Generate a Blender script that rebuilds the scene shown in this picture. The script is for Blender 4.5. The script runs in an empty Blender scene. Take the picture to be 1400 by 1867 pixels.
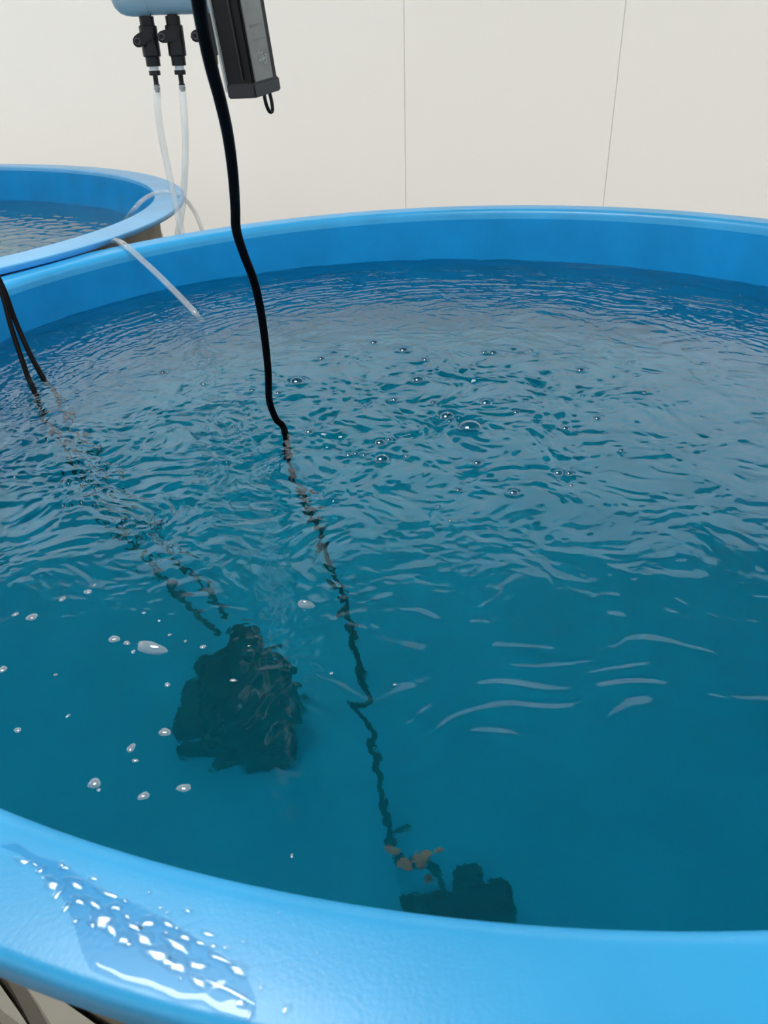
import bpy, math, random
import numpy as np
from mathutils import Vector

# ------------------------------------------------------------------ camera
S = bpy.context.scene
COL = S.collection
H = 0.32                      # camera height above the tank rim (m)
RIM_Z = 0.75                  # rim height above the floor
CAM = np.array([0.0, 0.0, RIM_Z + H])
PITCH, ROLL, FPX, W_, H_ = 0.52975643, -0.02881629, 1402.0, 1400, 1867


def cam_rows():
    cp, sp = math.cos(PITCH), math.sin(PITCH)
    fwd = np.array([0, cp, -sp]); right = np.array([1.0, 0, 0]); up = np.cross(right, fwd)
    c, s = math.cos(ROLL), math.sin(ROLL)
    rt = c * right + s * up
    u = -s * right + c * up
    return rt, u, fwd


RT, UP, FW = cam_rows()
cd = bpy.data.cameras.new('camera')
cd.sensor_fit = 'VERTICAL'; cd.sensor_height = 36.0; cd.sensor_width = 36.0
cd.lens = FPX / H_ * 36.0
cd.clip_start = 0.02
cd.dof.use_dof = True; cd.dof.focus_distance = 0.95; cd.dof.aperture_fstop = 17.0
cam = bpy.data.objects.new('camera', cd); COL.objects.link(cam)
from mathutils import Matrix
cam.matrix_world = Matrix(((RT[0], UP[0], -FW[0], CAM[0]), (RT[1], UP[1], -FW[1], CAM[1]),
                           (RT[2], UP[2], -FW[2], CAM[2]), (0, 0, 0, 1)))
S.camera = cam

# ------------------------------------------------------------------ world, lamp, exposure
S.view_settings.view_transform = 'Standard'
S.view_settings.look = 'None'
S.view_settings.gamma = 1.0
S.view_settings.use_curve_mapping = False
S.view_settings.exposure = 0.1
S.cycles.max_bounces = 24; S.cycles.transmission_bounces = 14; S.cycles.transparent_max_bounces = 12
S.cycles.diffuse_bounces = 4; S.cycles.glossy_bounces = 5
S.cycles.blur_glossy = 0.3; S.cycles.volume_bounces = 8
S.cycles.sample_clamp_indirect = 8.0

world = bpy.data.worlds.new('overcast_sky'); S.world = world
world.use_nodes = True
bg = world.node_tree.nodes['Background']
bg.inputs[0].default_value = (0.93, 0.97, 1.0, 1); bg.inputs[1].default_value = 6.0

CEIL = 2.85
LAMP = (-0.67, 0.82)
FILL_LAMP = (-3.4, 2.5)  # added unseen lamp that brightens the left wall and left tank
ld = bpy.data.lights.new('ceiling_panel', 'AREA'); ld.shape = 'SQUARE'; ld.size = 0.8
ld.energy = 43.0; ld.color = (1.0, 0.98, 0.95)
lo = bpy.data.objects.new('panel_light', ld); COL.objects.link(lo)
lo.location = (LAMP[0], LAMP[1], CEIL - 0.035)
ld2 = ld.copy(); ld2.energy = 18.0
lo2 = bpy.data.objects.new('panel_light', ld2); COL.objects.link(lo2)
lo2.location = (FILL_LAMP[0], FILL_LAMP[1], CEIL - 0.035)

# ------------------------------------------------------------------ helpers
WD = 0.34487532 * H
WATER_Z = RIM_Z - WD
rng = np.random.default_rng(7)
random.seed(7)


def ray(px, py):
    d = RT * ((px - W_ / 2) / FPX) - UP * ((py - H_ / 2) / FPX) + FW
    return d / np.linalg.norm(d)


def on_z(px, py, z):
    d = ray(px, py); return CAM + d * ((z - CAM[2]) / d[2])


def at_y(px, py, y):
    d = ray(px, py); return CAM + d * (y / d[1])


def under(px, py, dep):
    p = on_z(px, py, WATER_Z); d = ray(px, py)
    eta = 1 / 1.33; ci = -d[2]
    t = eta * d + (eta * ci - math.sqrt(1 - eta * eta * (1 - ci * ci))) * np.array([0, 0, 1.0])
    return p + t * (dep / -t[2])


def kpx(p):
    """metres per photo pixel across, at point p"""
    return float((np.asarray(p) - CAM) @ FW) / FPX


def kup(p):
    """metres of height per photo pixel, at point p"""
    def pr(q):
        q = q - CAM; return np.array([q @ RT, -(q @ UP)]) / (q @ FW) * FPX
    return 0.02 / np.linalg.norm(pr(np.asarray(p) + [0, 0, .01]) - pr(np.asarray(p) - [0, 0, .01]))


def tag(o, label=None, cat=None, group=None, kind=None):
    for k, v in (('label', label), ('category', cat), ('group', group), ('kind', kind)):
        if v: o[k] = v
    return o


def empty(name, loc, label=None, cat=None, group=None):
    o = bpy.data.objects.new(name, None); COL.objects.link(o); o.location = Vector(loc)
    o.empty_display_size = 0.05
    return tag(o, label, cat, group)


def mesh(name, V, F, mat, parent=None, smooth=True, quads=False):
    me = bpy.data.meshes.new(name)
    V = np.asarray(V, dtype=np.float32)
    if quads:
        F = np.asarray(F, dtype=np.int32)
        me.vertices.add(len(V)); me.vertices.foreach_set('co', V.ravel())
        me.loops.add(F.size); me.loops.foreach_set('vertex_index', F.ravel())
        me.polygons.add(len(F))
        me.polygons.foreach_set('loop_start', np.arange(0, F.size, F.shape[1], dtype=np.int32))
        me.update(calc_edges=True)
    else:
        me.from_pydata([tuple(map(float, v)) for v in V], [], [tuple(map(int, f)) for f in F])
        me.update()
    me.validate()
    if smooth: me.polygons.foreach_set('use_smooth', [True] * len(me.polygons))
    if mat: me.materials.append(mat)
    o = bpy.data.objects.new(name, me); COL.objects.link(o)
    if parent is not None:
        o.parent = parent; o.matrix_parent_inverse = Matrix.Translation(-Vector(parent.location))
    return o


def smooth_angle(o, deg=35):
    import bmesh
    bm = bmesh.new(); bm.from_mesh(o.data)
    for e in bm.edges:
        if len(e.link_faces) == 2 and e.calc_face_angle(0) > math.radians(deg): e.smooth = False
    bm.to_mesh(o.data); bm.free()


def spline(P, n):
    P = np.asarray(P, float)
    Q = np.vstack([2 * P[0] - P[1], P, 2 * P[-1] - P[-2]])
    out = []
    k = len(P) - 1
    for u in np.linspace(0, k, n):
        i = min(int(u), k - 1); t = u - i
        a, b, c, d = Q[i], Q[i + 1], Q[i + 2], Q[i + 3]
        out.append(0.5 * (2 * b + (c - a) * t + (2 * a - 5 * b + 4 * c - d) * t * t + (3 * b - a - 3 * c + d) * t ** 3))
    return np.array(out)


def sweep(C, r, seg=14, cap=True):
    C = np.asarray(C, float); n = len(C)
    r = np.full(n, r) if np.isscalar(r) else np.asarray(r)
    T = np.gradient(C, axis=0); T /= np.linalg.norm(T, axis=1)[:, None]
    a = np.array([0, 0, 1.0]) if abs(T[0][2]) < .9 else np.array([1.0, 0, 0])
    N = np.cross(T[0], a); N /= np.linalg.norm(N)
    V = []; F = []
    for i in range(n):
        N = N - T[i] * (N @ T[i]); N /= np.linalg.norm(N); B = np.cross(T[i], N)
        for k in range(seg):
            t = 2 * math.pi * k / seg
            V.append(C[i] + r[i] * (math.cos(t) * N + math.sin(t) * B))
    for i in range(n - 1):
        for k in range(seg):
            k2 = (k + 1) % seg
            F.append((i * seg + k, i * seg + k2, (i + 1) * seg + k2, (i + 1) * seg + k))
    if cap:
        F.append(tuple(range(seg - 1, -1, -1))); F.append(tuple((n - 1) * seg + k for k in range(seg)))
    return V, F


def tube(name, P, r, mat, parent=None, n=60, seg=14, cap=True):
    V, F = sweep(spline(P, n), r, seg, cap)
    return mesh(name, V, F, mat, parent)


def frame_z(axis):
    a = np.asarray(axis, float); a = a / np.linalg.norm(a)
    h = np.array([0, 1.0, 0]) if abs(a[1]) < .9 else np.array([1.0, 0, 0])
    x = np.cross(h, a); x /= np.linalg.norm(x); y = np.cross(a, x)
    return np.stack([x, y, a])


def lathe(name, prof, base, axis, mat, parent=None, seg=28, deg=35):
    """prof = [(radius, height)...] along axis from base"""
    R = frame_z(axis); V = []; F = []
    for (r, h) in prof:
        for k in range(seg):
            t = 2 * math.pi * k / seg
            V.append(np.asarray(base) + np.array([r * math.cos(t), r * math.sin(t), h]) @ R)
    n = len(prof)
    for i in range(n - 1):
        for k in range(seg):
            k2 = (k + 1) % seg
            F.append((i * seg + k, i * seg + k2, (i + 1) * seg + k2, (i + 1) * seg + k))
    F.append(tuple(range(seg - 1, -1, -1))); F.append(tuple((n - 1) * seg + k for k in range(seg)))
    o = mesh(name, V, F, mat, parent); smooth_angle(o, deg); return o


def prism(name, poly, base, R, h0, h1, mat, parent=None, bev=0.0, smooth=False):
    """polygon (2D, in frame rows R[0],R[1]) extruded along R[2] with a small chamfer"""
    import bmesh
    poly = np.asarray(poly, float); n = len(poly)
    R = np.asarray(R); base = np.asarray(base)
    V = [base + p[0] * R[0] + p[1] * R[1] + h0 * R[2] for p in poly] + [base + p[0] * R[0] + p[1] * R[1] + h1 * R[2] for p in poly]
    F = [tuple(range(n - 1, -1, -1)), tuple(range(n, 2 * n))] + [(i, (i + 1) % n, n + (i + 1) % n, n + i) for i in range(n)]
    o = mesh(name, V, F, mat, parent, smooth=False)
    bm = bmesh.new(); bm.from_mesh(o.data)
    bmesh.ops.recalc_face_normals(bm, faces=bm.faces)
    if bev: bmesh.ops.bevel(bm, geom=list(bm.edges), offset=bev, segments=2, affect='EDGES')
    bm.to_mesh(o.data); bm.free()
    return o


def box(name, lo_, hi_, mat, parent=None, bev=0.0):
    lo_, hi_ = np.asarray(lo_, float), np.asarray(hi_, float)
    s = hi_ - lo_
    return prism(name, [(0, 0), (s[0], 0), (s[0], s[1]), (0, s[1])], lo_, np.eye(3), 0, s[2], mat, parent, bev)


# ------------------------------------------------------------------ materials
def mat(name, color, rough=0.5, **kw):
    m = bpy.data.materials.new(name); m.use_nodes = True
    b = m.node_tree.nodes['Principled BSDF']
    b.inputs['Base Color'].default_value = (*color, 1); b.inputs['Roughness'].default_value = rough
    for k, v in kw.items(): b.inputs[k.replace('_', ' ')].default_value = v
    return m


def nodes(m):
    nt = m.node_tree
    return nt, nt.nodes, nt.links, nt.nodes.get('Principled BSDF')


def noise(nt, scale, detail=4, coord='Object', rough=0.5):
    tc = nt.nodes.new('ShaderNodeTexCoord'); nz = nt.nodes.new('ShaderNodeTexNoise')
    nz.inputs['Scale'].default_value = scale; nz.inputs['Detail'].default_value = detail
    nz.inputs['Roughness'].default_value = rough
    nt.links.new(tc.outputs[coord], nz.inputs['Vector']); return nz


def ramp(nt, src, stops):
    r = nt.nodes.new('ShaderNodeValToRGB')
    while len(r.color_ramp.elements) < len(stops): r.color_ramp.elements.new(0.5)
    for e, (p, c) in zip(r.color_ramp.elements, stops): e.position = p; e.color = (*c, 1)
    nt.links.new(src, r.inputs[0]); return r


def bump(nt, src, b, strength, dist):
    bp = nt.nodes.new('ShaderNodeBump'); bp.inputs['Strength'].default_value = strength
    bp.inputs['Distance'].default_value = dist
    nt.links.new(src, bp.inputs['Height']); nt.links.new(bp.outputs[0], b.inputs['Normal']); return bp


def gelcoat(name, c, rough):
    m = mat(name, c, rough)
    nt, N, L, b = nodes(m)
    n1 = noise(nt, 9.0, 5)
    r = ramp(nt, n1.outputs[0], [(0.3, tuple(x * 0.9 for x in c)), (0.7, tuple(min(1, x * 1.08) for x in c))])
    L.new(r.outputs[0], b.inputs['Base Color'])
    n2 = noise(nt, 420.0, 3)
    bump(nt, n2.outputs[0], b, 0.16, 0.0006)
    return m


M_BLUE = gelcoat('blue_gelcoat', (0.001, 0.285, 0.66), 0.34)
M_BLUE.node_tree.nodes['Principled BSDF'].inputs['Specular IOR Level'].default_value = 0.3
M_RIM = gelcoat('blue_gelcoat_rim', (0.04, 0.40, 0.77), 0.36)
M_RIM_SHEEN = gelcoat('sheen_blue_gelcoat', (0.13, 0.46, 0.80), 0.30)  # left flange: grazing sheen put into a lighter base colour
M_SHELL = mat('raw_fibreglass', (0.30, 0.25, 0.19), 0.7)
nt, N, L, b = nodes(M_SHELL); n1 = noise(nt, 14, 6)
L.new(ramp(nt, n1.outputs[0], [(0.3, (0.15, 0.12, 0.085)), (0.7, (0.25, 0.21, 0.155))]).outputs[0], b.inputs['Base Color'])
bump(nt, noise(nt, 90, 4).outputs[0], b, 0.4, 0.002)
M_BLACK = mat('black_plastic', (0.006, 0.006, 0.008), 0.38, Specular_IOR_Level=0.3)
M_PUMP = mat('pump_black', (0.004, 0.004, 0.006), 0.7, Specular_IOR_Level=0.1)
M_CABLE = mat('black_rubber', (0.004, 0.004, 0.005), 0.5, Specular_IOR_Level=0.04)
M_DARK = mat('dark_grey_plastic', (0.03, 0.03, 0.034), 0.5)
M_LABEL = mat('grey_label', (0.26, 0.25, 0.23), 0.3)
nt, N, L, b = nodes(M_LABEL)
L.new(ramp(nt, noise(nt, 70, 5).outputs[0], [(0.3, (0.24, 0.23, 0.21)), (0.75, (0.32, 0.305, 0.275))]).outputs[0], b.inputs['Base Color'])
M_PRINT = mat('pale_print', (0.62, 0.60, 0.56), 0.5)
M_PRINT2 = mat('faint_print', (0.29, 0.28, 0.26), 0.5)
M_LIT_PATCH = mat('lit_shell_tone', (0.62, 0.56, 0.47), 0.75)  # shell colour lightened to show lit patches
M_PVC = mat('pvc_white', (0.50, 0.62, 0.68), 0.35)
M_WASH = mat('white_nylon', (0.78, 0.80, 0.80), 0.4)
M_ORANGE = mat('rust_orange_plastic', (0.60, 0.16, 0.02), 0.6)
M_CONC = mat('concrete', (0.30, 0.27, 0.23), 0.85)
nt, N, L, b = nodes(M_CONC)
L.new(ramp(nt, noise(nt, 5, 8).outputs[0], [(0.3, (0.24, 0.21, 0.175)), (0.7, (0.36, 0.32, 0.27))]).outputs[0], b.inputs['Base Color'])
M_WOOD = mat('grey_timber', (0.46, 0.41, 0.33), 0.75)
M_CEIL = mat('dark_roof', (0.07, 0.075, 0.08), 0.8)
M_JOINT = mat('white_joint_strip', (0.72, 0.70, 0.66), 0.6)
M_STEEL = mat('painted_steel', (0.55, 0.55, 0.53), 0.5)


def film(name, rough=0.02, ior=1.33, tint=(1, 1, 1), white=0.0):
    """thin clear film: see-through plus Fresnel reflection"""
    m = bpy.data.materials.new(name); m.use_nodes = True
    nt = m.node_tree; nt.nodes.clear(); L = nt.links
    out = nt.nodes.new('ShaderNodeOutputMaterial'); mix = nt.nodes.new('ShaderNodeMixShader')
    tr = nt.nodes.new('ShaderNodeBsdfTransparent'); tr.inputs[0].default_value = (*tint, 1)
    gl = nt.nodes.new('ShaderNodeBsdfGlossy'); gl.inputs['Roughness'].default_value = rough
    fr = nt.nodes.new('ShaderNodeFresnel'); fr.inputs[0].default_value = ior
    ge = nt.nodes.new('ShaderNodeNewGeometry')
    inv = nt.nodes.new('ShaderNodeMath'); inv.operation = 'SUBTRACT'; inv.inputs[0].default_value = 1.0
    mul = nt.nodes.new('ShaderNodeMath'); mul.operation = 'MULTIPLY'
    L.new(ge.outputs['Backfacing'], inv.inputs[1]); L.new(fr.outputs[0], mul.inputs[0]); L.new(inv.outputs[0], mul.inputs[1])
    base = tr
    if white:
        df = nt.nodes.new('ShaderNodeBsdfDiffuse'); df.inputs[0].default_value = (0.85, 0.87, 0.87, 1)
        mw = nt.nodes.new('ShaderNodeMixShader'); mw.inputs[0].default_value = white
        L.new(tr.outputs[0], mw.inputs[1]); L.new(df.outputs[0], mw.inputs[2]); base = mw
    L.new(mul.outputs[0], mix.inputs[0]); L.new(base.outputs[0], mix.inputs[1]); L.new(gl.outputs[0], mix.inputs[2])
    L.new(mix.outputs[0], out.inputs[0])
    return m


M_FILM = film('clear_water_film')
M_PUDDLE = film('puddle_film', 0.03, 1.4, (0.80, 0.89, 0.94))
M_BUB = film('bubble_skin', 0.03, 2.2, (0.72, 0.86, 0.90))
M_DROP = film('clear_water_drop', 0.15, 1.8)
M_FROTH_GLINT = film('froth_glint_bubble', 0.08, 1.9, white=0.20)  # foam film, whitened to stand in for lamp highlights
M_TUBE = film('clear_vinyl', 0.10, 1.7, (0.92, 0.93, 0.93), white=0.24)
M_TUBE_CORE = mat('tube_core', (0.62, 0.58, 0.48), 0.4, Alpha=0.25)

M_WATER = bpy.data.materials.new('tank_water'); M_WATER.use_nodes = True
nt = M_WATER.node_tree; nt.nodes.clear(); L = nt.links
out = nt.nodes.new('ShaderNodeOutputMaterial'); gls = nt.nodes.new('ShaderNodeBsdfGlass')
gls.inputs['IOR'].default_value = 1.33; gls.inputs['Roughness'].default_value = 0.0
L.new(gls.outputs[0], out.inputs['Surface'])
va = nt.nodes.new('ShaderNodeVolumeAbsorption'); va.inputs['Color'].default_value = (0.4, 0.95, 0.86, 1); va.inputs['Density'].default_value = 2.0
vs = nt.nodes.new('ShaderNodeVolumeScatter'); vs.inputs['Color'].default_value = (0.03, 0.88, 1.0, 1); vs.inputs['Density'].default_value = 0.78
vs.inputs['Anisotropy'].default_value = 0.3
vadd = nt.nodes.new('ShaderNodeAddShader'); L.new(va.outputs[0], vadd.inputs[0]); L.new(vs.outputs[0], vadd.inputs[1])
L.new(vadd.outputs[0], out.inputs['Volume'])
nz = noise(nt, 120.0, 3)
bp = nt.nodes.new('ShaderNodeBump'); bp.inputs['Strength'].default_value = 0.15; bp.inputs['Distance'].default_value = 0.001
L.new(nz.outputs[0], bp.inputs['Height']); L.new(bp.outputs[0], gls.inputs['Normal'])

def sheet(name, refl, trans):
    m = bpy.data.materials.new(name); m.use_nodes = True
    nt = m.node_tree; nt.nodes.clear(); L = nt.links
    out = nt.nodes.new('ShaderNodeOutputMaterial'); add = nt.nodes.new('ShaderNodeAddShader')
    df = nt.nodes.new('ShaderNodeBsdfDiffuse'); tl = nt.nodes.new('ShaderNodeBsdfTranslucent')
    df.inputs[0].default_value = (*refl, 1); tl.inputs[0].default_value = (*trans, 1)
    L.new(df.outputs[0], add.inputs[0]); L.new(tl.outputs[0], add.inputs[1]); L.new(add.outputs[0], out.inputs[0])
    return m


M_PANEL = sheet('translucent_sheet', (0.62, 0.60, 0.56), (0.072, 0.066, 0.0595))
M_PANEL_UP = sheet('clearer_sheet', (0.55, 0.55, 0.54), (0.162, 0.185, 0.198))

# ------------------------------------------------------------------ the room
X0, X1, Y0, Y1 = -4.6, 3.6, -2.4, 3.95
tag(box('floor', (X0 - .1, Y0 - .1, -0.12), (X1 + .1, Y1 + .1, 0), M_CONC), kind='structure')
tag(box('ceiling', (X0 - .1, Y0 - .1, CEIL), (X1 + .1, Y1 + .1, CEIL + 0.1), M_CEIL), kind='structure')


MID = 1.5                     # lower sheets up to here, clearer sheets above


def wall(name, A, B, joints):
    """translucent sheet panels, edge to edge, over narrow battens behind the joints"""
    A, B = np.asarray(A, float), np.asarray(B, float)
    d = (B - A) / np.linalg.norm(B - A); Lw = np.linalg.norm(B - A)
    nrm = np.array([d[1], -d[0]])              # outwards
    V = []; F = []
    def slab(u0, u1, o0, o1, z0, z1):
        k = len(V)
        for z in (z0, z1):
            for u, o in ((u0, o0), (u1, o0), (u1, o1), (u0, o1)):
                p = A + d * u + nrm * o; V.append((p[0], p[1], z))
        for f in ((0, 3, 2, 1), (4, 5, 6, 7), (0, 1, 5, 4), (1, 2, 6, 5), (2, 3, 7, 6), (3, 0, 4, 7)):
            F.append(tuple(k + i for i in f))
    for j in [0.03] + list(joints) + [Lw - 0.03]:
        slab(j - 0.0009, j + 0.0009, -0.0015, 0.001, 0.0, CEIL)
    slab(0, Lw, 0.002, 0.05, 0, 0.06)
    slab(0, Lw, -0.002, 0.03, MID - .02, MID + .02)
    w = tag(mesh(name, V, F, M_JOINT, smooth=False), kind='structure')
    e = [0.0] + list(joints) + [Lw]
    for a, b_ in zip(e[:-1], e[1:]):
        g = 0.0
        p, q = A + d * (a + g), A + d * (b_ - g)
        n = 8
        Vp = []; Fp = []
        for i in range(n + 1):
            t = i / n; c = p + (q - p) * t
            Vp += [(c[0], c[1], 0.0), (c[0], c[1], MID)]
        for i in range(n): Fp.append((2 * i, 2 * i + 2, 2 * i + 3, 2 * i + 1))
        mesh('panel', Vp, Fp, M_PANEL, w, smooth=False)
        mesh('upper_panel', [(x, y, MID if z == 0 else CEIL) for x, y, z in Vp], Fp, M_PANEL_UP, w, smooth=False)


jx = [at_y(738, 190, Y1)[0], at_y(1120, 190, Y1)[0]]
stp = jx[1] - jx[0]
js = sorted([x - X0 for x in [jx[0] + stp * k for k in (-7, -5, -3, -2, 0, 1, 2, 3, 4, 5)] if X0 + .2 < x < X1 - .2])
wall('wall_back', (X0, Y1), (X1, Y1), js)
wall('wall_left', (X0, Y0), (X0, Y1), [1.1, 2.2, 3.3, 4.4, 5.5])
wall('wall_right', (X1, Y1), (X1, Y0), [1.1, 2.2, 3.3, 4.4, 5.5])
wall('wall_front', (X1, Y0), (X0, Y0), [1.1, 2.2, 3.3, 4.4, 5.5, 6.6])

for LP, lab in ((LAMP, 'square white ceiling panel lamp above the large near tank'), (FILL_LAMP, 'added unseen fill panel lamp above the left tank by the wall')):
    lamp = empty('ceiling_light', (LP[0], LP[1], CEIL), lab, 'lamp')
    fr = 0.42
    for (a, b_) in (((-fr, -fr), (fr, -fr + .02)), ((-fr, fr - .02), (fr, fr)), ((-fr, -fr + .02), (-fr + .02, fr - .02)), ((fr - .02, -fr + .02), (fr, fr - .02))):
        box('frame', (LP[0] + a[0], LP[1] + a[1], CEIL - .05), (LP[0] + b_[0], LP[1] + b_[1], CEIL), M_STEEL, lamp)

# ------------------------------------------------------------------ tanks
def ring_main(a):
    h = (-0.00713304, -0.01356748, 0.00232591, 0.00313294)
    r = 2.98512442 * (1 + h[0] * np.cos(2 * a) + h[1] * np.sin(2 * a) + h[2] * np.cos(3 * a) + h[3] * np.sin(3 * a)) * H
    z = (0.03574695 * np.cos(a) - 0.00723411 * np.sin(a) - 0.01461969 * np.cos(2 * a) + 0.01402761 * np.sin(2 * a)) * H
    return r, z


C_MAIN = np.array([0.42136176, 3.41026861]) * H
C_LEFT = np.array([-5.2612, 7.1209]) * H


def pt_main(a, off, z, warp=1.0):
    r, zt = ring_main(a)
    return np.stack([C_MAIN[0] + (r - off) * np.cos(a), C_MAIN[1] + (r - off) * np.sin(a), z + zt * warp], -1)


def pt_left(a, off, z, warp=1.0):
    R = 3.4524 * H - off
    x, y = R * np.cos(a), R * np.sin(a)
    d = np.array([math.cos(-4.0779), math.sin(-4.0779)]); k = (x * d[0] + y * d[1]) * 0.13
    return np.stack([C_LEFT[0] + x + k * d[0], C_LEFT[1] + y + k * d[1], np.full_like(x, z)], -1)


def revolve(name, pt, prof, m, parent, n=360, close=None):
    a = np.linspace(0, 2 * np.pi, n, endpoint=False)
    V = []
    for (off, z) in prof:
        w = np.clip((z - 0.05) / (WATER_Z - 0.05), 0, 1)
        V.append(pt(a, off, z, w))
    k = len(prof); V = np.concatenate(V)
    i = np.arange(n); j = (i + 1) % n
    F = np.concatenate([np.stack([r * n + i, (r + 1) * n + i, (r + 1) * n + j, r * n + j], 1) for r in range(k - 1)])
    o = mesh(name, V, F, m, parent, quads=True)
    if close is not None:                     # floor disc
        import bmesh
        bm = bmesh.new(); bm.from_mesh(o.data); bm.verts.ensure_lookup_table()
        c = bm.verts.new((V[-n:].mean(0))); bm.verts.ensure_lookup_table()
        for q in range(n): bm.faces.new((bm.verts[(k - 1) * n + q], c, bm.verts[(k - 1) * n + (q + 1) % n]))
        for f in bm.faces: f.smooth = True
        bm.to_mesh(o.data); bm.free()
    return o


def arc(c, r, a0, a1, n=7):
    return [(c[0] + r * math.cos(t), c[1] + r * math.sin(t)) for t in np.radians(np.linspace(a0, a1, n))]


W_MAIN = 0.20050351 * H
FLOOR_IN = 0.09


def build_tank(name, pt, w, lip, rin, rout, label, floor_z):
    root = empty(name, (*(C_MAIN if pt is pt_main else C_LEFT), 0), label, 'tank')
    Z = RIM_Z
    prof = [(0.028, Z - lip + 0.004), (0.022, Z - lip), (0.002, Z - lip)]
    prof += [(rout - rout * math.cos(t), Z - rout + rout * math.sin(t)) for t in np.radians(np.linspace(0, 90, 7))]
    prof += [(w * .35, Z + .0005), (w * .7, Z + .0003)]
    prof += [(w - rin + rin * math.sin(t), Z - rin + rin * math.cos(t)) for t in np.radians(np.linspace(0, 87, 9))]
    prof += [(w + .0006, Z - rin - .008)]
    revolve('rim', pt, prof, M_RIM if pt is pt_main else M_RIM_SHEEN, root)
    e = [(w + .0006, Z - rin - .008), (w + .05 * WD * .5, Z - WD * .5), (w + .05 * WD, Z - WD), (w + .035, floor_z + .08)]
    e += [(w + .035 + .06 * (1 - math.cos(t)), floor_z + .08 - .08 * math.sin(t)) for t in np.radians((20, 40, 60, 80, 90))]
    revolve('basin', pt, e, M_BLUE, root, close=True)
    o = [(0.028, Z - lip + .004), (w - .012, Z - lip - .004), (w - .004, Z - lip - .03), (w + .02, 0.02), (w + .02, 0.0)]
    revolve('outer_shell', pt, o[::-1], M_SHELL, root)
    return root


main = build_tank('round_tank', pt_main, W_MAIN, 0.022, 0.014, 0.006, 'large round blue fibreglass tank with wet near rim filling the view', FLOOR_IN)
left = build_tank('round_tank', pt_left, 0.2588 * H, 0.013, 0.006, 0.0025, 'round blue tank at far left with pale flange before the white wall', FLOOR_IN)

# timber plate under the flange of the left tank, seen in the gap
pa, pb = on_z(172, 462, RIM_Z - .03), on_z(293, 436, RIM_Z - .03)

# pale raised plates standing in for light falling on the near tank's outside
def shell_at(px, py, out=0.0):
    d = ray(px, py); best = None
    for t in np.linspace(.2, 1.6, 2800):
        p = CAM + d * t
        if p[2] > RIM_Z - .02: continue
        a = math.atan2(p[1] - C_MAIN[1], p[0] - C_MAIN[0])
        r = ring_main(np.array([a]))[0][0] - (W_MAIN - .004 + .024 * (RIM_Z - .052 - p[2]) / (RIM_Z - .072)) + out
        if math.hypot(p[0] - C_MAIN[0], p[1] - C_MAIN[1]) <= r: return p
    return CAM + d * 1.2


for lit_patch in ([(40, 1786), (110, 1822), (200, 1885), (150, 1990), (104, 1885), (70, 1830)], [(-30, 1780), (0, 1796), (30, 1838), (75, 1905), (40, 1905), (8, 1850), (-30, 1815)]):
    A = [shell_at(a, b_, .004) for a, b_ in lit_patch]; Bk = [shell_at(a, b_, -.002) for a, b_ in lit_patch]; n = len(A)
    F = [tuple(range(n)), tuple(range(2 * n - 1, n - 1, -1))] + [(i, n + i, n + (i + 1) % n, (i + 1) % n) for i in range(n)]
    o = mesh('lit_patch', A + Bk, F, M_LIT_PATCH, main, smooth=False)

# ------------------------------------------------------------------ water
def wave_sum(X, Y, lam, n, seed, ang=None, spread=math.pi, band=0.35):
    r = np.random.default_rng(seed); Z = np.zeros_like(X)
    for _ in range(n):
        l = lam * math.exp(r.normal(0, band)); t = (ang if ang is not None else 0) + r.uniform(-spread, spread)
        k = 2 * math.pi / l
        Z += np.sin(k * (X * math.cos(t) + Y * math.sin(t)) + r.uniform(0, 6.283)) * (l / lam)
    return Z / math.sqrt(n / 2)


def blob(X, Y, px, py, sx, sy=None):
    c = on_z(px, py, WATER_Z); sy = sy or sx
    return np.exp(-((X - c[0]) / sx) ** 2 - ((Y - c[1]) / sy) ** 2)


BUB = [(541, 695, 15), (681, 624, 9), (735, 639, 11), (775, 655, 8), (585, 654, 8), (899, 642, 10), (883, 642, 7), (1058, 674, 9),
       (968, 639, 5), (371, 700, 6), (460, 711, 7), (507, 716, 8), (563, 788, 9), (426, 777, 5), (762, 692, 14), (719, 728, 9),
       (790, 734, 6), (815, 758, 16), (886, 734, 13), (927, 725, 6), (941, 749, 8), (693, 807, 12), (709, 803, 8), (696, 835, 16),
       (635, 824, 9), (648, 826, 7), (663, 828, 6), (741, 832, 7), (870, 843, 11), (1018, 861, 11), (1038, 862, 9), (1042, 882, 6),
       (936, 898, 11), (836, 892, 8), (800, 922, 6), (821, 949, 5), (780, 911, 3), (770, 864, 3), (832, 964, 3), (1031, 779, 8),
       (1089, 763, 7), (297, 679, 7), (1133, 821, 6), (1150, 660, 4), (1175, 716, 5)]


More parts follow.
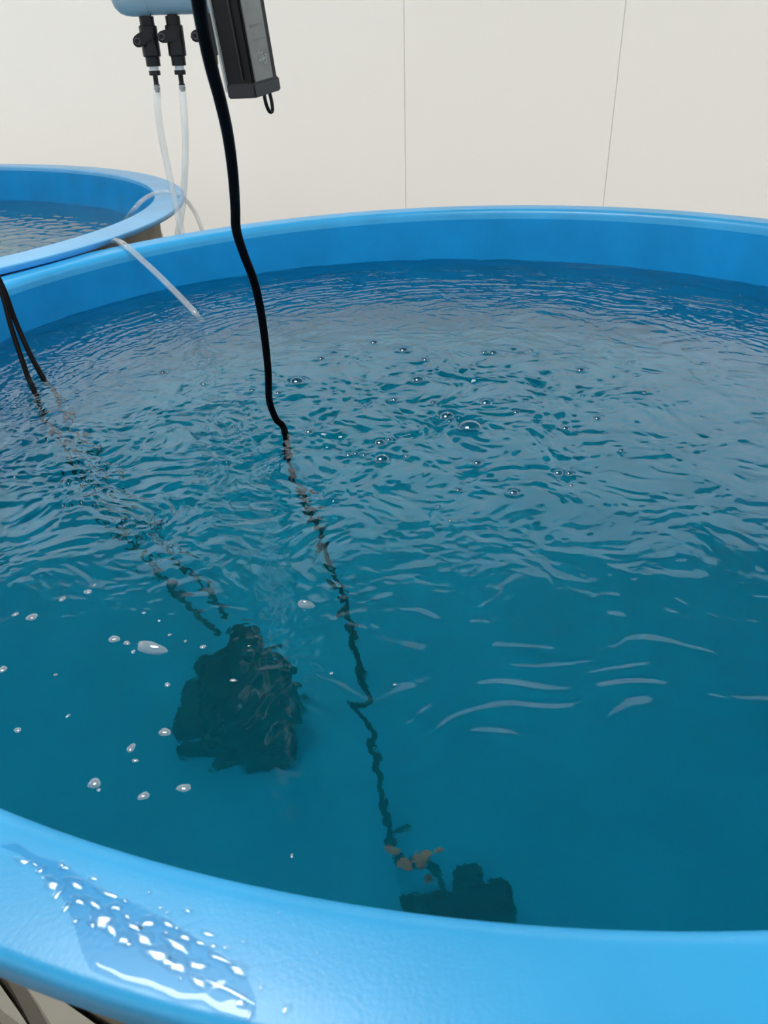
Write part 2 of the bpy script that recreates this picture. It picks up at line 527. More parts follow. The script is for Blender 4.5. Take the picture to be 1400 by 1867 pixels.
def water_height(X, Y):
    dx, dy = X - C_MAIN[0], Y - C_MAIN[1]
    rho = np.hypot(dx, dy); phi = np.arctan2(dy, dx)
    # domain warp
    wx = wave_sum(X, Y, 0.16, 10, 1) * 0.012; wy = wave_sum(X, Y, 0.16, 10, 2) * 0.012
    Xw, Yw = X + wx, Y + wy
    a_left = np.clip(blob(X, Y, 190, 880, 0.24, 0.22) + 0.15 * blob(X, Y, 100, 1120, 0.15, 0.12), 0, 1)
    a_ctr = np.clip(blob(X, Y, 800, 745, 0.26, 0.24), 0, 1)
    a_far = np.clip((rho - 0.45) / 0.35, 0, 1) * (dy > -0.3)
    a_near = np.clip(1 - (Y - 0.35) / 0.35, 0, 1)
    a_pump = blob(X, Y, 430, 1230, .13, .10)
    a_base = 0.35 + 0.65 * np.clip((Y - 0.45) / 0.3, 0, 1)
    f1 = wave_sum(Xw, Yw, 0.016, 60, 11, band=.25); f2 = wave_sum(Xw, Yw, 0.036, 50, 16, band=.45)
    f3 = wave_sum(Xw, Yw, 0.022, 60, 18, band=.3)
    pk = np.clip(f1 - 0.4, 0, None); pk2 = np.clip(f2 - 0.4, 0, None); pk3 = np.clip(f3 - .3, 0, None)
    gate = np.clip(wave_sum(X, Y, 0.10, 20, 17) * .8 + .5, 0, 1)
    Z = 0.00016 * f1 * (0.25 * a_base + 2.0 * a_left * (.3 + .7 * gate) + 0.5 * a_ctr + .25 * a_far + .7 * a_pump)
    Z -= 0.00060 * pk * (0.30 * a_base + 0.9 * a_left + 2.0 * a_ctr * gate + .3 * a_far)
    Z -= 0.0012 * pk2 * (0.18 * a_base + 0.6 * a_left + 2.0 * a_ctr * gate)
    Z -= 0.0007 * pk3 * (0.12 * a_base + 1.3 * a_left * (.4 + .6 * gate) + 1.3 * a_ctr * (1.2 - gate) + .3 * a_far + .3 * a_pump)
    Z += 0.00040 * wave_sum(Xw, Yw, 0.045, 40, 12) * (0.25 * a_base + 0.8 * a_left + 0.7 * a_ctr)
    Z += 0.0010 * wave_sum(Xw, Yw, 0.12, 24, 13) * (0.25 + 0.4 * a_left + 0.5 * a_ctr)
    # dents left by the bubbles
    for (px, py, r) in BUB + [(857, 774, 25)]:
        c = on_z(px, py, WATER_Z); R = r * kpx(c)
        m = (np.abs(X - c[0]) < 4 * R) & (np.abs(Y - c[1]) < 4 * R)
        d = np.hypot(X[m] - c[0], Y[m] - c[1]) / R
        Z[m] += R * (0.16 * np.exp(-((d - 1.25) / .45) ** 2) - 0.22 * np.exp(-(d / .8) ** 2))
    # long crests along x, towards the near side
    band = blob(X, Y, 800, 1270, 0.34, 0.07)
    Z += 0.00055 * wave_sum(Xw, Yw, 0.030, 16, 14, math.pi / 2 + .1, 0.28, 0.2) * (0.10 + 0.8 * band + .5 * a_left)
    # rings running along the far wall
    Z += 0.00058 * wave_sum(rho + wx * .5, phi * 0.16 + wy, 0.022, 30, 15, 0.0, 0.45) * a_far
    # rings around cables
    for (px, py, am) in ((520, 785, .0007), (62, 712, .0006), (80, 690, .0005), (355, 572, .0006)):
        c = on_z(px, py, WATER_Z); d = np.hypot(X - c[0], Y - c[1])
        Z += am * np.cos(d * 2 * math.pi / 0.018) * np.exp(-d / 0.05) * np.clip(d / 0.01, 0, 1)
    Z *= 1 - .75 * np.clip(1.2 * blob(X, Y, -20, 1330, .24, .20) + .6 * blob(X, Y, -20, 1120, .16, .14), 0, 1)
    return Z


def water_body(name, pt, off, z, bottom, hfun, step, parent=None, n_b=420):
    a = np.linspace(0, 2 * np.pi, n_b, endpoint=False)
    B = pt(a, off, z, 0.0)[:, :2]
    lo_, hi_ = B.min(0), B.max(0)
    c = B.mean(0)
    # polar-mapped disc: square grid warped to the outline keeps edges clean
    m = int((hi_ - lo_).max() / step)
    u = np.linspace(-1, 1, m + 1)
    U, V = np.meshgrid(u, u)
    x = U * np.sqrt(1 - V * V / 2); y = V * np.sqrt(1 - U * U / 2)
    t = np.arctan2(y, x); s = np.hypot(x, y)
    P = pt(t.ravel(), off, z, 0.0)[:, :2].reshape(m + 1, m + 1, 2)
    ctr = np.array(C_MAIN if pt is pt_main else C_LEFT)
    XY = ctr + (P - ctr) * s[..., None]
    Z = z + hfun(XY[..., 0], XY[..., 1])
    top = np.concatenate([XY, Z[..., None]], -1).reshape(-1, 3)
    idx = np.arange((m + 1) ** 2).reshape(m + 1, m + 1)
    F = np.stack([idx[:-1, :-1], idx[:-1, 1:], idx[1:, 1:], idx[1:, :-1]], -1).reshape(-1, 4)
    bt = top.copy(); 
    edge = np.concatenate([idx[0, :-1], idx[:-1, -1], idx[-1, :0:-1], idx[:0:-1, 0]])
    nb = len(edge); base = len(top)
    low = top[edge].copy(); low[:, 2] = bottom
    cc = np.array([[ctr[0], ctr[1], bottom]])
    V3 = np.concatenate([top, low, cc])
    i = np.arange(nb); j = (i + 1) % nb
    sk = np.stack([edge[j], edge[i], base + i, base + j], 1)
    o = None
    fan = np.stack([base + j, base + i, np.full(nb, base + nb), np.full(nb, base + nb)], 1)
    # fan as triangles -> separate polygon sizes
    me = bpy.data.meshes.new(name)
    Q = np.concatenate([F, sk]).astype(np.int32); T = fan[:, :3].astype(np.int32)
    me.vertices.add(len(V3)); me.vertices.foreach_set('co', V3.astype(np.float32).ravel())
    li = np.concatenate([Q.ravel(), T.ravel()]).astype(np.int32)
    me.loops.add(len(li)); me.loops.foreach_set('vertex_index', li)
    me.polygons.add(len(Q) + len(T))
    me.polygons.foreach_set('loop_start', np.concatenate([np.arange(len(Q)) * 4, len(Q) * 4 + np.arange(len(T)) * 3]).astype(np.int32))
    me.update(calc_edges=True); me.validate()
    sm = np.zeros(len(me.polygons), bool); sm[:len(F)] = True
    me.polygons.foreach_set('use_smooth', sm)
    me.materials.append(M_WATER)
    o = bpy.data.objects.new(name, me); COL.objects.link(o)
    return o


w1 = water_body('tank_water', pt_main, W_MAIN + .05 * WD - 0.004, WATER_Z, FLOOR_IN - .02, water_height, 0.0020)
tag(w1, 'rippled teal water filling the large near tank', 'water', kind='stuff')
WL = RIM_Z - 0.3841 * H


def left_height(X, Y):
    return 0.0006 * wave_sum(X, Y, 0.06, 30, 31) + 0.0004 * wave_sum(X, Y, 0.03, 30, 32)


w2 = water_body('tank_water', pt_left, 0.2588 * H + .02 * H - 0.012, WL, FLOOR_IN - .02, left_height, 0.009)
tag(w2, 'pale rippled water inside the left tank', 'water', kind='stuff')

# ------------------------------------------------------------------ bubbles and droplets
def dome(name, c, rx, ry, rz, rot, m, seg=14, rings=6, wob=0.0, seed=0, flat=False):
    r = random.Random(seed); ph = [r.uniform(0, 6.28) for _ in range(3)]
    V = []; F = []
    c = np.asarray(c)
    for i in range(rings):
        f = math.pi / 2 * i / rings
        sf = 1 - math.cos(f) ** 2 if flat else math.sin(f)
        for k in range(seg):
            t = 2 * math.pi * k / seg
            w = 1 + wob * (math.sin(2 * t + ph[0]) + .7 * math.sin(3 * t + ph[1]) + .4 * math.sin(5 * t + ph[2]))
            x, y = rx * w * math.cos(f) * math.cos(t), ry * w * math.cos(f) * math.sin(t)
            V.append((c[0] + x * math.cos(rot) - y * math.sin(rot), c[1] + x * math.sin(rot) + y * math.cos(rot), c[2] + rz * sf))
    V.append((c[0], c[1], c[2] + rz)); top = len(V) - 1
    for i in range(rings - 1):
        for k in range(seg):
            k2 = (k + 1) % seg
            F.append((i * seg + k, i * seg + k2, (i + 1) * seg + k2, (i + 1) * seg + k))
    for k in range(seg): F.append(((rings - 1) * seg + k, (rings - 1) * seg + (k + 1) % seg, top))
    F.append(tuple(range(seg - 1, -1, -1)))
    o = mesh(name, V, F, m)
    smooth_angle(o, 60)
    return o


def water_at(px, py):
    p = on_z(px, py, WATER_Z)
    z = WATER_Z + float(water_height(np.array([[p[0]]]), np.array([[p[1]]]))[0, 0])
    return np.array([p[0], p[1], z])


for i, (px, py, r) in enumerate(BUB):
    p = water_at(px, py); R = r * kpx(p)
    o = dome('air_bubble', p - [0, 0, R * .1], R, R, R * 0.8, 0, M_BUB, seg=20, rings=8)
    if r <= 5: lab = 'tiny clear bubble on the tank water'
    elif px < 580: lab = 'clear bubble around the thick black cable on the water'
    elif py < 665: lab = 'clear bubble along the far crest of the churning patch'
    elif px > 1000: lab = 'clear bubble on the right side of the churning patch'
    elif py > 840: lab = 'clear bubble on the near side of the churning patch'
    elif px < 745: lab = 'clear bubble in the clusters left of the largest bubble'
    else: lab = 'clear bubble close around the largest bubble'
    tag(o, lab, 'bubble', lab.replace('clear bubble', 'bubbles'))
p = water_at(857, 774); R = 25 * kpx(p)
tag(dome('air_bubble', p - [0, 0, R * .15], R, R, R * .75, 0, M_BUB, seg=32, rings=12), 'largest clear bubble dome in the churning middle of the tank', 'bubble')

FRO = [(58, 1125, 11, 5, .1), (28, 1120, 6, 3, .5), (114, 1092, 6, 4, 0), (160, 1079, 7, 4, -.4), (208, 1165, 10, 6, -.3), (231, 1172, 6, 4, .6),
       (243, 1188, 4, 3, 0), (5, 1220, 7, 6, 0), (101, 1230, 4, 2, 0), (305, 1248, 5, 4, 0), (425, 1240, 7, 2.5, 0),
       (300, 1334, 11, 7, .2), (32, 1331, 7, 4, -.2), (124, 1305, 5, 2, 1.0), (239, 1363, 7, 8, 0), (246, 1386, 7, 3, -.4), (172, 1428, 11, 9, 0),
       (180, 1440, 4, 3, 0), (262, 1451, 10, 7, .3), (335, 1436, 15, 6, .1), (604, 1227, 4, 2, 0), (720, 1247, 4, 2, 0), (309, 1157, 4, 2, 0),
       (370, 1179, 6, 3, 0), (338, 1168, 3, 2, 0), (262, 1117, 4, 2, 0), (172, 1066, 3, 2, 0), (532, 1560, 3, 4, 0), (454, 1177, 3, 1.5, 0), (290, 1131, 3, 2, 0)]
for i, (px, py, ax, ay, rot) in enumerate(FRO):
    p = water_at(px, py); k = kpx(p); sn = abs(ray(px, py)[2])
    o = dome('foam_bubble', p - [0, 0, .0003], ax * k, ay * k / sn, 0.5 * min(ax, ay / sn) * k, rot, M_FROTH_GLINT, seg=18, rings=6, wob=.10, seed=i)
    if max(ax, ay) < 5: lab = 'white speck of foam on the near water'
    elif py < 1260: lab = 'white-edged bubble among the ripples beside the dark sunken pump'
    elif px < 150: lab = 'white-edged bubble at the left edge above the near rim'
    else: lab = 'white-edged bubble floating just above the near left rim'
    tag(o, lab, 'bubble', lab.replace('bubble', 'bubbles').replace('speck', 'specks'))
for (px, py, ax, ay, rot, lab) in ((275, 1182, 29, 9, -.28, 'long clear bubble patch on the water left of the dark pump'),
                                   (557, 1105, 15, 5, -.2, 'thin white bubble streak on the water beside the sunken cable')):
    p = water_at(px, py); k = kpx(p); sn = abs(ray(px, py)[2])
    tag(dome('foam_bubble', p - [0, 0, .0003], ax * k, ay * k / sn, .006, rot, M_FROTH_GLINT, seg=24, rings=6, wob=.13, seed=99), lab, 'bubble')

# wet patch on the near rim
def rim_at(x, y):
    p = on_z(x, y, RIM_Z)
    for _ in range(3):
        a = math.atan2(p[1] - C_MAIN[1], p[0] - C_MAIN[0]); z = RIM_Z + .0004 + ring_main(np.array([a]))[1][0]
        p = on_z(x, y, z)
    return p


PUD = [(0, 205), (75, 235), (150, 300), (195, 350), (225, 385), (250, 440), (275, 500), (300, 590), (322, 640), (335, 658), (440, 703), (550, 733), (650, 778), (735, 781),
       (800, 822), (900, 850), (930, 830), (930, 760), (900, 690), (860, 640), (800, 600), (740, 560), (680, 520), (600, 470), (500, 420), (400, 375), (300, 325), (220, 262), (140, 240), (60, 190)]
PP = np.array([rim_at(X * .5, 1440 + Y * .5) for X, Y in PUD])
poly = PP[:, :2]
st = 0.0006
xs = np.arange(poly[:, 0].min() - st, poly[:, 0].max() + 2 * st, st); ys = np.arange(poly[:, 1].min() - st, poly[:, 1].max() + 2 * st, st)
GX, GY = np.meshgrid(xs, ys)
ins = np.zeros(GX.shape, bool); dist = np.full(GX.shape, 9.0)
wob = 0.0012 * wave_sum(GX, GY, 0.012, 14, 71)
for i in range(len(poly)):
    a, b_ = poly[i], poly[(i + 1) % len(poly)]
    cond = ((a[1] > GY) != (b_[1] > GY)) & (GX < (b_[0] - a[0]) * (GY - a[1]) / (b_[1] - a[1] + 1e-12) + a[0])
    ins ^= cond
    ab = b_ - a; t = np.clip(((GX - a[0]) * ab[0] + (GY - a[1]) * ab[1]) / (ab @ ab), 0, 1)
    dist = np.minimum(dist, np.hypot(GX - a[0] - t * ab[0], GY - a[1] - t * ab[1]))
sd = np.where(ins, dist, -dist)
tt = np.clip(sd / 0.0032, 0, 1)
thick = 0.0007 * np.sqrt(np.clip(1 - (1 - tt) ** 2, 0, 1)) + 0.000012 * wave_sum(GX, GY, 0.009, 24, 72) * tt * np.clip(sd / .006, 0, 1)
aa = np.arctan2(GY - C_MAIN[1], GX - C_MAIN[0]); RZ = RIM_Z + .0006 + ring_main(aa)[1]
ok = sd > -st
idm = -np.ones(GX.shape, int); idm[ok] = np.arange(ok.sum())
Vp = np.stack([GX[ok], GY[ok], (RZ + thick)[ok]], 1)
q = ok[:-1, :-1] & ok[:-1, 1:] & ok[1:, 1:] & ok[1:, :-1]
Fq = np.stack([idm[:-1, :-1][q], idm[:-1, 1:][q], idm[1:, 1:][q], idm[1:, :-1][q]], 1)
pud = mesh('puddle', Vp, Fq, M_PUDDLE, quads=True)
tag(pud, 'thin water puddle spilled across the near left rim of the tank', 'puddle')

DRO = [(235, 285, 20, 10), (340, 325, 20, 10), (270, 340, 45, 14), (385, 378, 45, 10), (285, 405, 28, 14), (335, 410, 40, 14), (420, 430, 28, 14), (455, 405, 16, 8),
       (460, 462, 22, 9), (370, 465, 50, 28), (400, 500, 40, 22), (335, 492, 24, 10), (480, 495, 40, 14), (540, 485, 32, 24), (610, 488, 30, 14), (645, 507, 16, 9),
       (685, 443, 22, 9), (585, 434, 14, 7), (610, 450, 12, 6), (675, 537, 34, 14), (760, 527, 36, 10), (730, 560, 28, 12), (780, 572, 20, 10), (820, 578, 18, 8),
       (888, 557, 16, 7), (450, 545, 36, 18), (520, 535, 50, 22), (640, 560, 60, 20), (570, 595, 60, 24), (610, 625, 44, 18), (650, 640, 50, 24), (720, 640, 50, 16),
       (800, 615, 46, 14), (870, 655, 46, 20), (725, 700, 44, 20), (840, 735, 90, 14), (880, 775, 30, 20), (915, 815, 14, 22), (955, 722, 12, 12), (1045, 800, 16, 22),
       (470, 565, 20, 10), (660, 690, 14, 8), (605, 523, 14, 7), (545, 377, 9, 7), (75, 260, 30, 8), (120, 270, 20, 8), (150, 295, 16, 14), (185, 340, 34, 18),
       (215, 378, 18, 20), (245, 430, 14, 20), (275, 480, 16, 12), (225, 275, 14, 10), (1155, 598, 6, 6), (1015, 455, 7, 5)]
for i, (X, Y, ax, ay) in enumerate(DRO):
    px, py = X * .5, 1440 + Y * .5
    p = rim_at(px, py); k = kpx(p) * .5; sn = abs(ray(px, py)[2])
    o = dome('water_drop', p + [0, 0, .0006], 1.15 * ax * k, 1.15 * ay * k / sn, 0.13 * min(ax, ay / sn) * k + .0003, -0.42, M_DROP, seg=22, rings=7, wob=.12, seed=200 + i, flat=True)
    big = max(ax, ay) >= 28
    lab = 'large glinting water drop' if big else 'small glinting water drop'
    lab += ' on the rim upper left of the puddle' if X < 300 else (' on the rim right of the puddle' if X > 860 else ' in the patch over the puddle')
    tag(o, lab, 'water drop', lab.replace('drop', 'drops'))

# ------------------------------------------------------------------ cables
ent = on_z(519, 786, WATER_Z)
mp = [(356, -60, .50), (362, 0, .52), (372, 60, .55), (386, 125, .58), (402, 185, .61), (416, 250, .65), (425, 320, .69), (429, 380, .73), (431, 420, .755),
      (445, 465, .785), (462, 510, .81), (474, 560, .84), (483, 620, .875), (489, 680, .91), (491, 730, .94), (503, 764, .955)]
P = [at_y(*q) for q in mp] + [ent]
up_ = [(527, 840, .05), (545, 890, .10), (575, 950, .16), (605, 1040, .22), (630, 1120, .27), (650, 1200, .32), (668, 1290, .37), (686, 1380, .42), (700, 1470, .465), (716, 1540, .50)]
P += [under(*q) for q in up_]
cab = tube('power_cable', P, 0.0044, M_CABLE, n=180)
tag(cab, 'thick black cable hanging past the controller box into the water', 'cable')
for k, (pts, ups, lab) in enumerate((
        ([(-40, 470), (-14, 495), (6, 543), (20, 595), (38, 650), (52, 690), (62, 712)],
         [(75, 745, .04), (110, 800, .10), (160, 870, .17), (210, 950, .25), (270, 1030, .32), (350, 1110, .36), (400, 1160, .38)], 'nearer black cable dropping over the left rim into the water'),
        ([(-40, 462), (-14, 488), (8, 530), (26, 580), (45, 625), (62, 660), (79, 690)],
         [(100, 715, .04), (128, 765, .10), (165, 820, .16), (220, 900, .24), (290, 990, .31), (370, 1070, .36), (415, 1130, .38)], 'farther black cable running beside its twin over the left rim'))):
    e = on_z(*pts[-1], WATER_Z)
    y0 = at_y(-14, 495, 1.0)
    ys_ = np.linspace(1.36 + .02 * k, e[1], len(pts))
    P = [at_y(a, b_, y) for (a, b_), y in zip(pts, ys_)] + [under(*q) for q in ups]
    tag(tube('pump_cable', P, 0.0042, M_CABLE, n=120), lab, 'cable')

# ------------------------------------------------------------------ controller box
YB = 0.74
fb, ft = at_y(466, 175, YB), at_y(430, -20, YB * .99)
ax = (ft - fb); LB = np.linalg.norm(ax); ax /= LB
toc = -np.array([0, 1.0, 0]); toc = toc - ax * (toc @ ax); toc /= np.linalg.norm(toc)
side = np.cross(ax, toc); 
if side[0] > 0: side = -side                       # points left in the picture
yaw = math.radians(30)
e1 = side * math.cos(yaw) - toc * math.sin(yaw)    # along the left face, going left and back
e2 = -side * math.sin(yaw) - toc * math.cos(yaw)   # along the label face, going right and back
m_px = kpx(fb)
wa = 52 * m_px / math.cos(yaw); wb = 38 * m_px / math.sin(yaw)
ctrl = empty('controller_box', fb, 'black box-shaped controller with grey label hanging above the tank', 'controller')
RB = np.stack([e1, e2, ax])
c = wa * .16
prism('housing', [(0, 0), (wa, 0), (wa, wb), (0, wb)], fb, RB, 0.006, LB * 1.15, M_BLACK, ctrl, bev=.0012)
prism('end_cap', [(-.0015, -.0015), (wa + .001, -.0015), (wa + .001, wb + .001), (-.0015, wb + .001)], fb, RB, -0.0015, 0.0095, M_DARK, ctrl, bev=.0012)
prism('label_plate', [(-.0012, wb * .07), (.0005, wb * .07), (.0005, wb * .78), (-.0012, wb * .78)], fb, RB, 0.0100, LB * 1.15, M_LABEL, ctrl)
prism('side_strip', [(wa * .985, -.0018), (wa + .0015, -.0018), (wa + .0015, .001), (wa * .985, .001)], fb, RB, 0.004, LB * 1.15, M_STEEL, ctrl)
prism('side_ridge', [(wa * .32, -.0015), (wa * .36, -.0015), (wa * .36, .001), (wa * .32, .001)], fb, RB, 0.012, LB * 1.15, M_DARK, ctrl)


def onlab(u, v):          # u across the label 0..1, v metres up
    return fb + e1 * -0.0016 + e2 * wb * (.07 + .71 * u) + ax * v


g = LB / 199
VV, FF = [], []


def stroke(pts, r):
    v, f = sweep(spline(pts, 14), r, 6); k = len(VV)
    VV.extend(v); FF.extend([tuple(k + i for i in q) for q in f])


stroke([onlab(.42, 83 * g), onlab(.36, 80 * g), onlab(.46, 77.5 * g), onlab(.60, 79 * g), onlab(.64, 79.5 * g)], .0005)
for i, (u, t0, t1) in enumerate(((.36, 62, 71), (.44, 61, 75), (.52, 61, 73), (.58, 62, 78), (.64, 65, 72))):
    stroke([onlab(u, t0 * g), onlab(u + .02, (t0 + t1) / 2 * g), onlab(u, t1 * g)], .00045)
stroke([onlab(.72, 74 * g), onlab(.80, 71 * g), onlab(.70, 66 * g), onlab(.78, 61 * g), onlab(.66, 57 * g), onlab(.60, 59 * g)], .0005)
stroke([onlab(.32, 65 * g), onlab(.5, 66 * g), onlab(.68, 67 * g)], .00045)
mesh('logo', VV, FF, M_PRINT, ctrl)
VV, FF = [], []
for (t, u0, u1) in ((104, .25, .9), (128, .2, .55), (131, .2, .85)):
    stroke([onlab(u0, t * g), onlab((u0 + u1) / 2, t * g), onlab(u1, t * g)], .00025)
mesh('print_line', VV, FF, M_PRINT2, ctrl)
hk = fb + e2 * wb * .62 + e1 * wa * .15
tube('hook', [hk + e2 * -.004 + ax * .004, hk + e2 * -.004 - ax * .008, hk + e2 * -.001 - ax * .0155, hk + e2 * .0035 - ax * .0155, hk + e2 * .0045 - ax * .008, hk + e2 * .003 + ax * .004], 0.0016, M_BLACK, ctrl, n=40, seg=10)

# ------------------------------------------------------------------ air manifold: pipe, valves, tubes
YP = 1.92
m_p = kpx(at_y(300, 20, YP)); v_p = kup(at_y(300, 80, YP))
pc = at_y(300, 29, YP)
RP = 0.058
zc = pc[2] + RP
xl = at_y(218, 5, YP)[0]; xr = at_y(420, 20, YP)[0]
pipe = empty('air_pipe', (xl, YP, zc), 'thick pale pipe with rounded end cap above the small valves', 'pipe')
pd = np.array([1.0, 0.10, 0.0]); pd /= np.linalg.norm(pd)
lp = np.array([xl, YP, zc])
lathe('pipe_body', [(RP - .002, .05), (RP - .002, 0.22), (RP - .004, 0.22)], lp, pd, M_PVC, pipe, seg=48)
lathe('end_cap', [(RP * .55, -.014), (RP * .75, -.010), (RP * .9, -.001), (RP * .97, .010), (RP, .022), (RP, .058), (RP - .0018, .058)], lp, pd, M_PVC, pipe, seg=48, deg=50)
lathe('riser', [(RP * .6, .0), (RP * .6, 1.3)], lp + pd * .16, (0, 0, 1), M_PVC, pipe, seg=40)


def valve(px, py, label, leverdir, yaw_, knob=True):
    top = at_y(px, py, YP); top[2] = zc - RP + .004; top[1] = YP + (top[0] - xl) * .10
    s = m_p; h = v_p
    root = empty('air_valve', top, label, 'valve', 'valves under the pale pipe')
    D = (0, 0, -1)
    lathe('inlet', [(9.5 * s, 0 * h), (9.5 * s, 4 * h), (13.2 * s, 4 * h), (13.2 * s, 22 * h)], top, D, M_BLACK, root)
    lathe('body', [(15 * s, 20 * h), (16.3 * s, 22 * h), (16.3 * s, 76 * h), (15 * s, 78 * h)], top, D, M_BLACK, root)
    lathe('outlet', [(13.4 * s, 77 * h), (13.4 * s, 95 * h), (12 * s, 96 * h)], top, D, M_BLACK, root, seg=12)
    lathe('washer', [(8.6 * s, 95 * h), (8.6 * s, 105 * h)], top, D, M_WASH, root)
    lathe('barb', [(10.5 * s, 104 * h), (10.5 * s, 113 * h), (4.6 * s, 113.5 * h), (4.6 * s, 130 * h), (6.3 * s, 131 * h), (4.4 * s, 136 * h), (6.2 * s, 137 * h), (4.4 * s, 143 * h), (3.5 * s, 146 * h)], top, D, M_BLACK, root)
    # lever: tapered paddle with an eye
    c0 = top + np.array([0, 0, -40 * h])
    ld_ = np.array([math.cos(leverdir), math.sin(leverdir), yaw_]); ld_ /= np.linalg.norm(ld_)
    zz = np.array([0, 0, 1.0]) - ld_ * ld_[2]; zz /= np.linalg.norm(zz)
    RL = np.stack([ld_, zz, np.cross(ld_, zz)])
    c0 = c0 - np.array([0, 14 * s, 0])
    lv = prism('lever', [(-8 * s, 8 * s), (-8 * s, -8 * s), (16 * s, -10 * s), (24 * s, -9 * s), (29 * s, -4 * s), (29 * s, 3 * s), (24 * s, 9 * s), (12 * s, 11 * s)], c0, RL, -5 * s, 5 * s, M_BLACK, root, bev=1.6 * s)
    V, F = [], []
    ce = c0 + ld_ * 21 * s
    ring = [ce + ld_ * 5.0 * s * math.cos(t) + zz * 5.0 * s * math.sin(t) - RL[2] * 5.6 * s * (1 if RL[2][1] > 0 else -1) for t in np.linspace(0, 2 * math.pi, 13)]
    v, f = sweep(ring, 1.5 * s, 6, False)
    mesh('lever_eye', v, f, M_DARK, lv)
    return top, h


t1, s1 = valve(265, 28, 'leftmost black valve under the pale pipe near its cap', math.pi + .25, -.45)
t2, s2 = valve(312, 28, 'middle black valve under the pale pipe', math.pi + .15, -.10)
t3, s3 = valve(372, 28, 'black valve mostly hidden behind the controller box and cable', math.pi + .15, -.10)


def hang(name, start, pts, ylist, r, label, group):
    P = [start] + [at_y(a, b_, y) for (a, b_), y in zip(pts, ylist)]
    return tag(tube(name, P, r, M_TUBE, n=70, seg=16, cap=False), label, 'tube', group)


RT_ = 6.6 * m_p
b1 = t1 - np.array([0, 0, 132 * s1]); b2 = t2 - np.array([0, 0, 134 * s2]); b3 = t3 - np.array([0, 0, 134 * s3])
hang('air_tube', b1, [(288, 205), (295, 250), (305, 300), (315, 350), (325, 395), (332, 428), (338, 470)], [1.92, 1.92, 1.92, 1.915, 1.91, 1.905, 1.90], RT_, 'clear air tube hanging from the leftmost valve behind the tank rim', 'clear hanging tubes')
hang('air_tube', b2, [(336, 215), (338, 260), (337, 310), (334, 360), (329, 400), (324, 428), (318, 470)], [1.92, 1.92, 1.92, 1.93, 1.935, 1.94, 1.94], RT_, 'clear air tube hanging from the middle valve behind the tank rim', 'clear hanging tubes')
# tube looping over the flange of the left tank
l0 = on_z(232, 398, RIM_Z - .03)
lp_ = [(226, 405, -.06), (240, 387, -.012), (256, 369, .010), (275, 356, .012), (296, 350, .012), (318, 352, .012)]
P = [on_z(a, b_, RIM_Z + d) for a, b_, d in lp_]
yl = P[-1][1]
P += [at_y(336, 362, yl + .04), at_y(352, 382, yl + .06), at_y(363, 404, yl + .06), at_y(371, 432, yl + .05), at_y(374, 470, yl + .04)]
tag(tube('air_tube', P, .0062, M_TUBE, n=70, seg=14, cap=False), 'clear air tube looping over the flange of the left tank', 'tube')
# tube over the rim of the main tank into the water
e = on_z(357, 573, WATER_Z)
g0 = rim_at(212, 446)
P = [g0 + [-.03, .03, -.06], g0 + [-.02, .016, -.01], g0 + [0, 0, .0075], rim_at(232, 456) + [0, 0, .0075]]
for (a, b_), t in zip(((262, 477), (292, 505), (322, 535), (343, 557)), (.2, .45, .7, .88)):
    y = P[3][1] * (1 - t) + e[1] * t; P.append(at_y(a, b_, y))
P += [e, e + [.012, -.012, -.03]]
tag(tube('air_tube', P, .0066, M_TUBE, n=70, seg=16, cap=False), 'clear air tube bent over the tank rim dipping into the water', 'tube')

# ------------------------------------------------------------------ sunken pumps
FD = WATER_Z - FLOOR_IN - .004          # depth of the floor under the surface
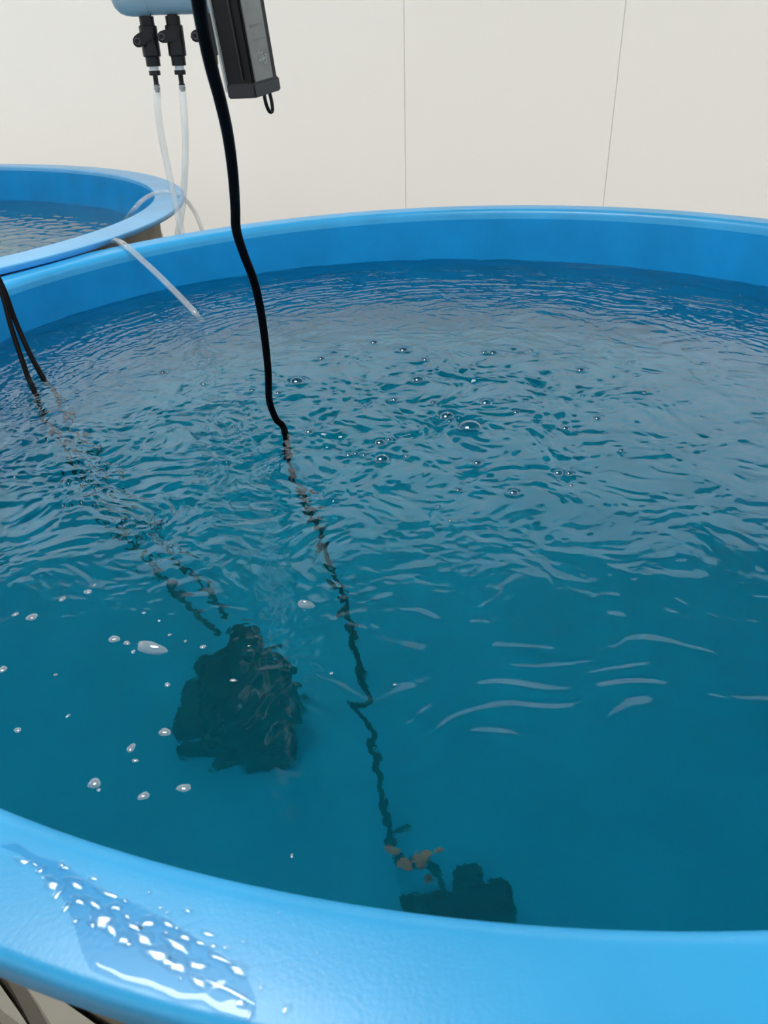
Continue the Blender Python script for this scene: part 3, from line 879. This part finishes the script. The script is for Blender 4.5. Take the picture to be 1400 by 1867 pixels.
# larger black pump, standing on the tank floor at left
pb_ = under(470, 1400, FD); pt_ = under(415, 1130, .33)
base = np.array([pb_[0] - .01, pb_[1] + .05, FLOOR_IN])
pump = empty('submersible_pump', base, 'large black submersible pump sunk at left where two cables end', 'pump')
box('base', base + [-.055, -.05, 0], base + [.055, .07, .035], M_PUMP, pump, .006)
lathe('motor_body', [(.055, .03), (.060, .04), (.060, .13), (.052, .145), (.03, .15)], base + [0, .01, 0], (0, 0, 1), M_PUMP, pump)
for i in range(12):
    t = 2 * math.pi * i / 12
    q = base + np.array([.061 * math.cos(t), .01 + .061 * math.sin(t), 0])
    box('fin', q + [-.004, -.004, .04], q + [.004, .004, .125], M_PUMP, pump, .001)
lathe('outlet', [(.018, .0), (.018, .06), (.022, .06), (.022, .075)], base + [.0, .01, .14], (0, .25, 1), M_PUMP, pump)
tube('handle', [base + [-.05, .01, .10], base + [-.055, .01, .17], base + [0, .01, .195], base + [.055, .01, .17], base + [.05, .01, .10]], .008, M_PUMP, pump)
box('intake_grille', base + [-.095, -.03, .0], base + [-.052, .05, .07], M_PUMP, pump, .005)
# smaller pump near the close rim with rusty clips
q0 = under(812, 1690, FD); base = np.array([q0[0], q0[1], FLOOR_IN])
p2 = empty('small_pump', base, 'small dark pump with rust orange clips sunk by the near rim', 'pump')
box('base', base + [-.05, -.06, 0], base + [.06, .03, .03], M_PUMP, p2, .004)
lathe('motor_body', [(.02, -.045), (.026, -.04), (.026, .045), (.02, .05)], base + [.02, -.01, .05], (1, .2, 0), M_PUMP, p2)
box('cover', base + [.01, .03, .0], base + [.045, .05, .045], M_PUMP, p2, .004)
for (a, b_, r, d_) in ((716, 1553, .0055, .055), (741, 1579, .005, .05), (772, 1567, .0065, .055), (797, 1553, .003, .055), (777, 1600, .0035, .03)):
    c_ = under(a, b_, FD - d_)
    lathe('clip', [(r * .5, -r * 1.7), (r, -r), (r, r * .9), (r * .6, r * 1.5)], c_, (1, .6 if a > 750 else -.8, .2), M_ORANGE, p2, seg=12)
tube('bracket', [under(704, 1540, FD - .06), under(716, 1522, FD - .07), under(738, 1511, FD - .075), under(752, 1508, FD - .07)], .0028, M_PUMP, p2)
tube('clip_rail', [under(716, 1553, FD - .048), under(741, 1579, FD - .043), under(772, 1569, FD - .048), under(800, 1600, FD - .03), under(812, 1640, FD - .02)], .0045, M_PUMP, p2)
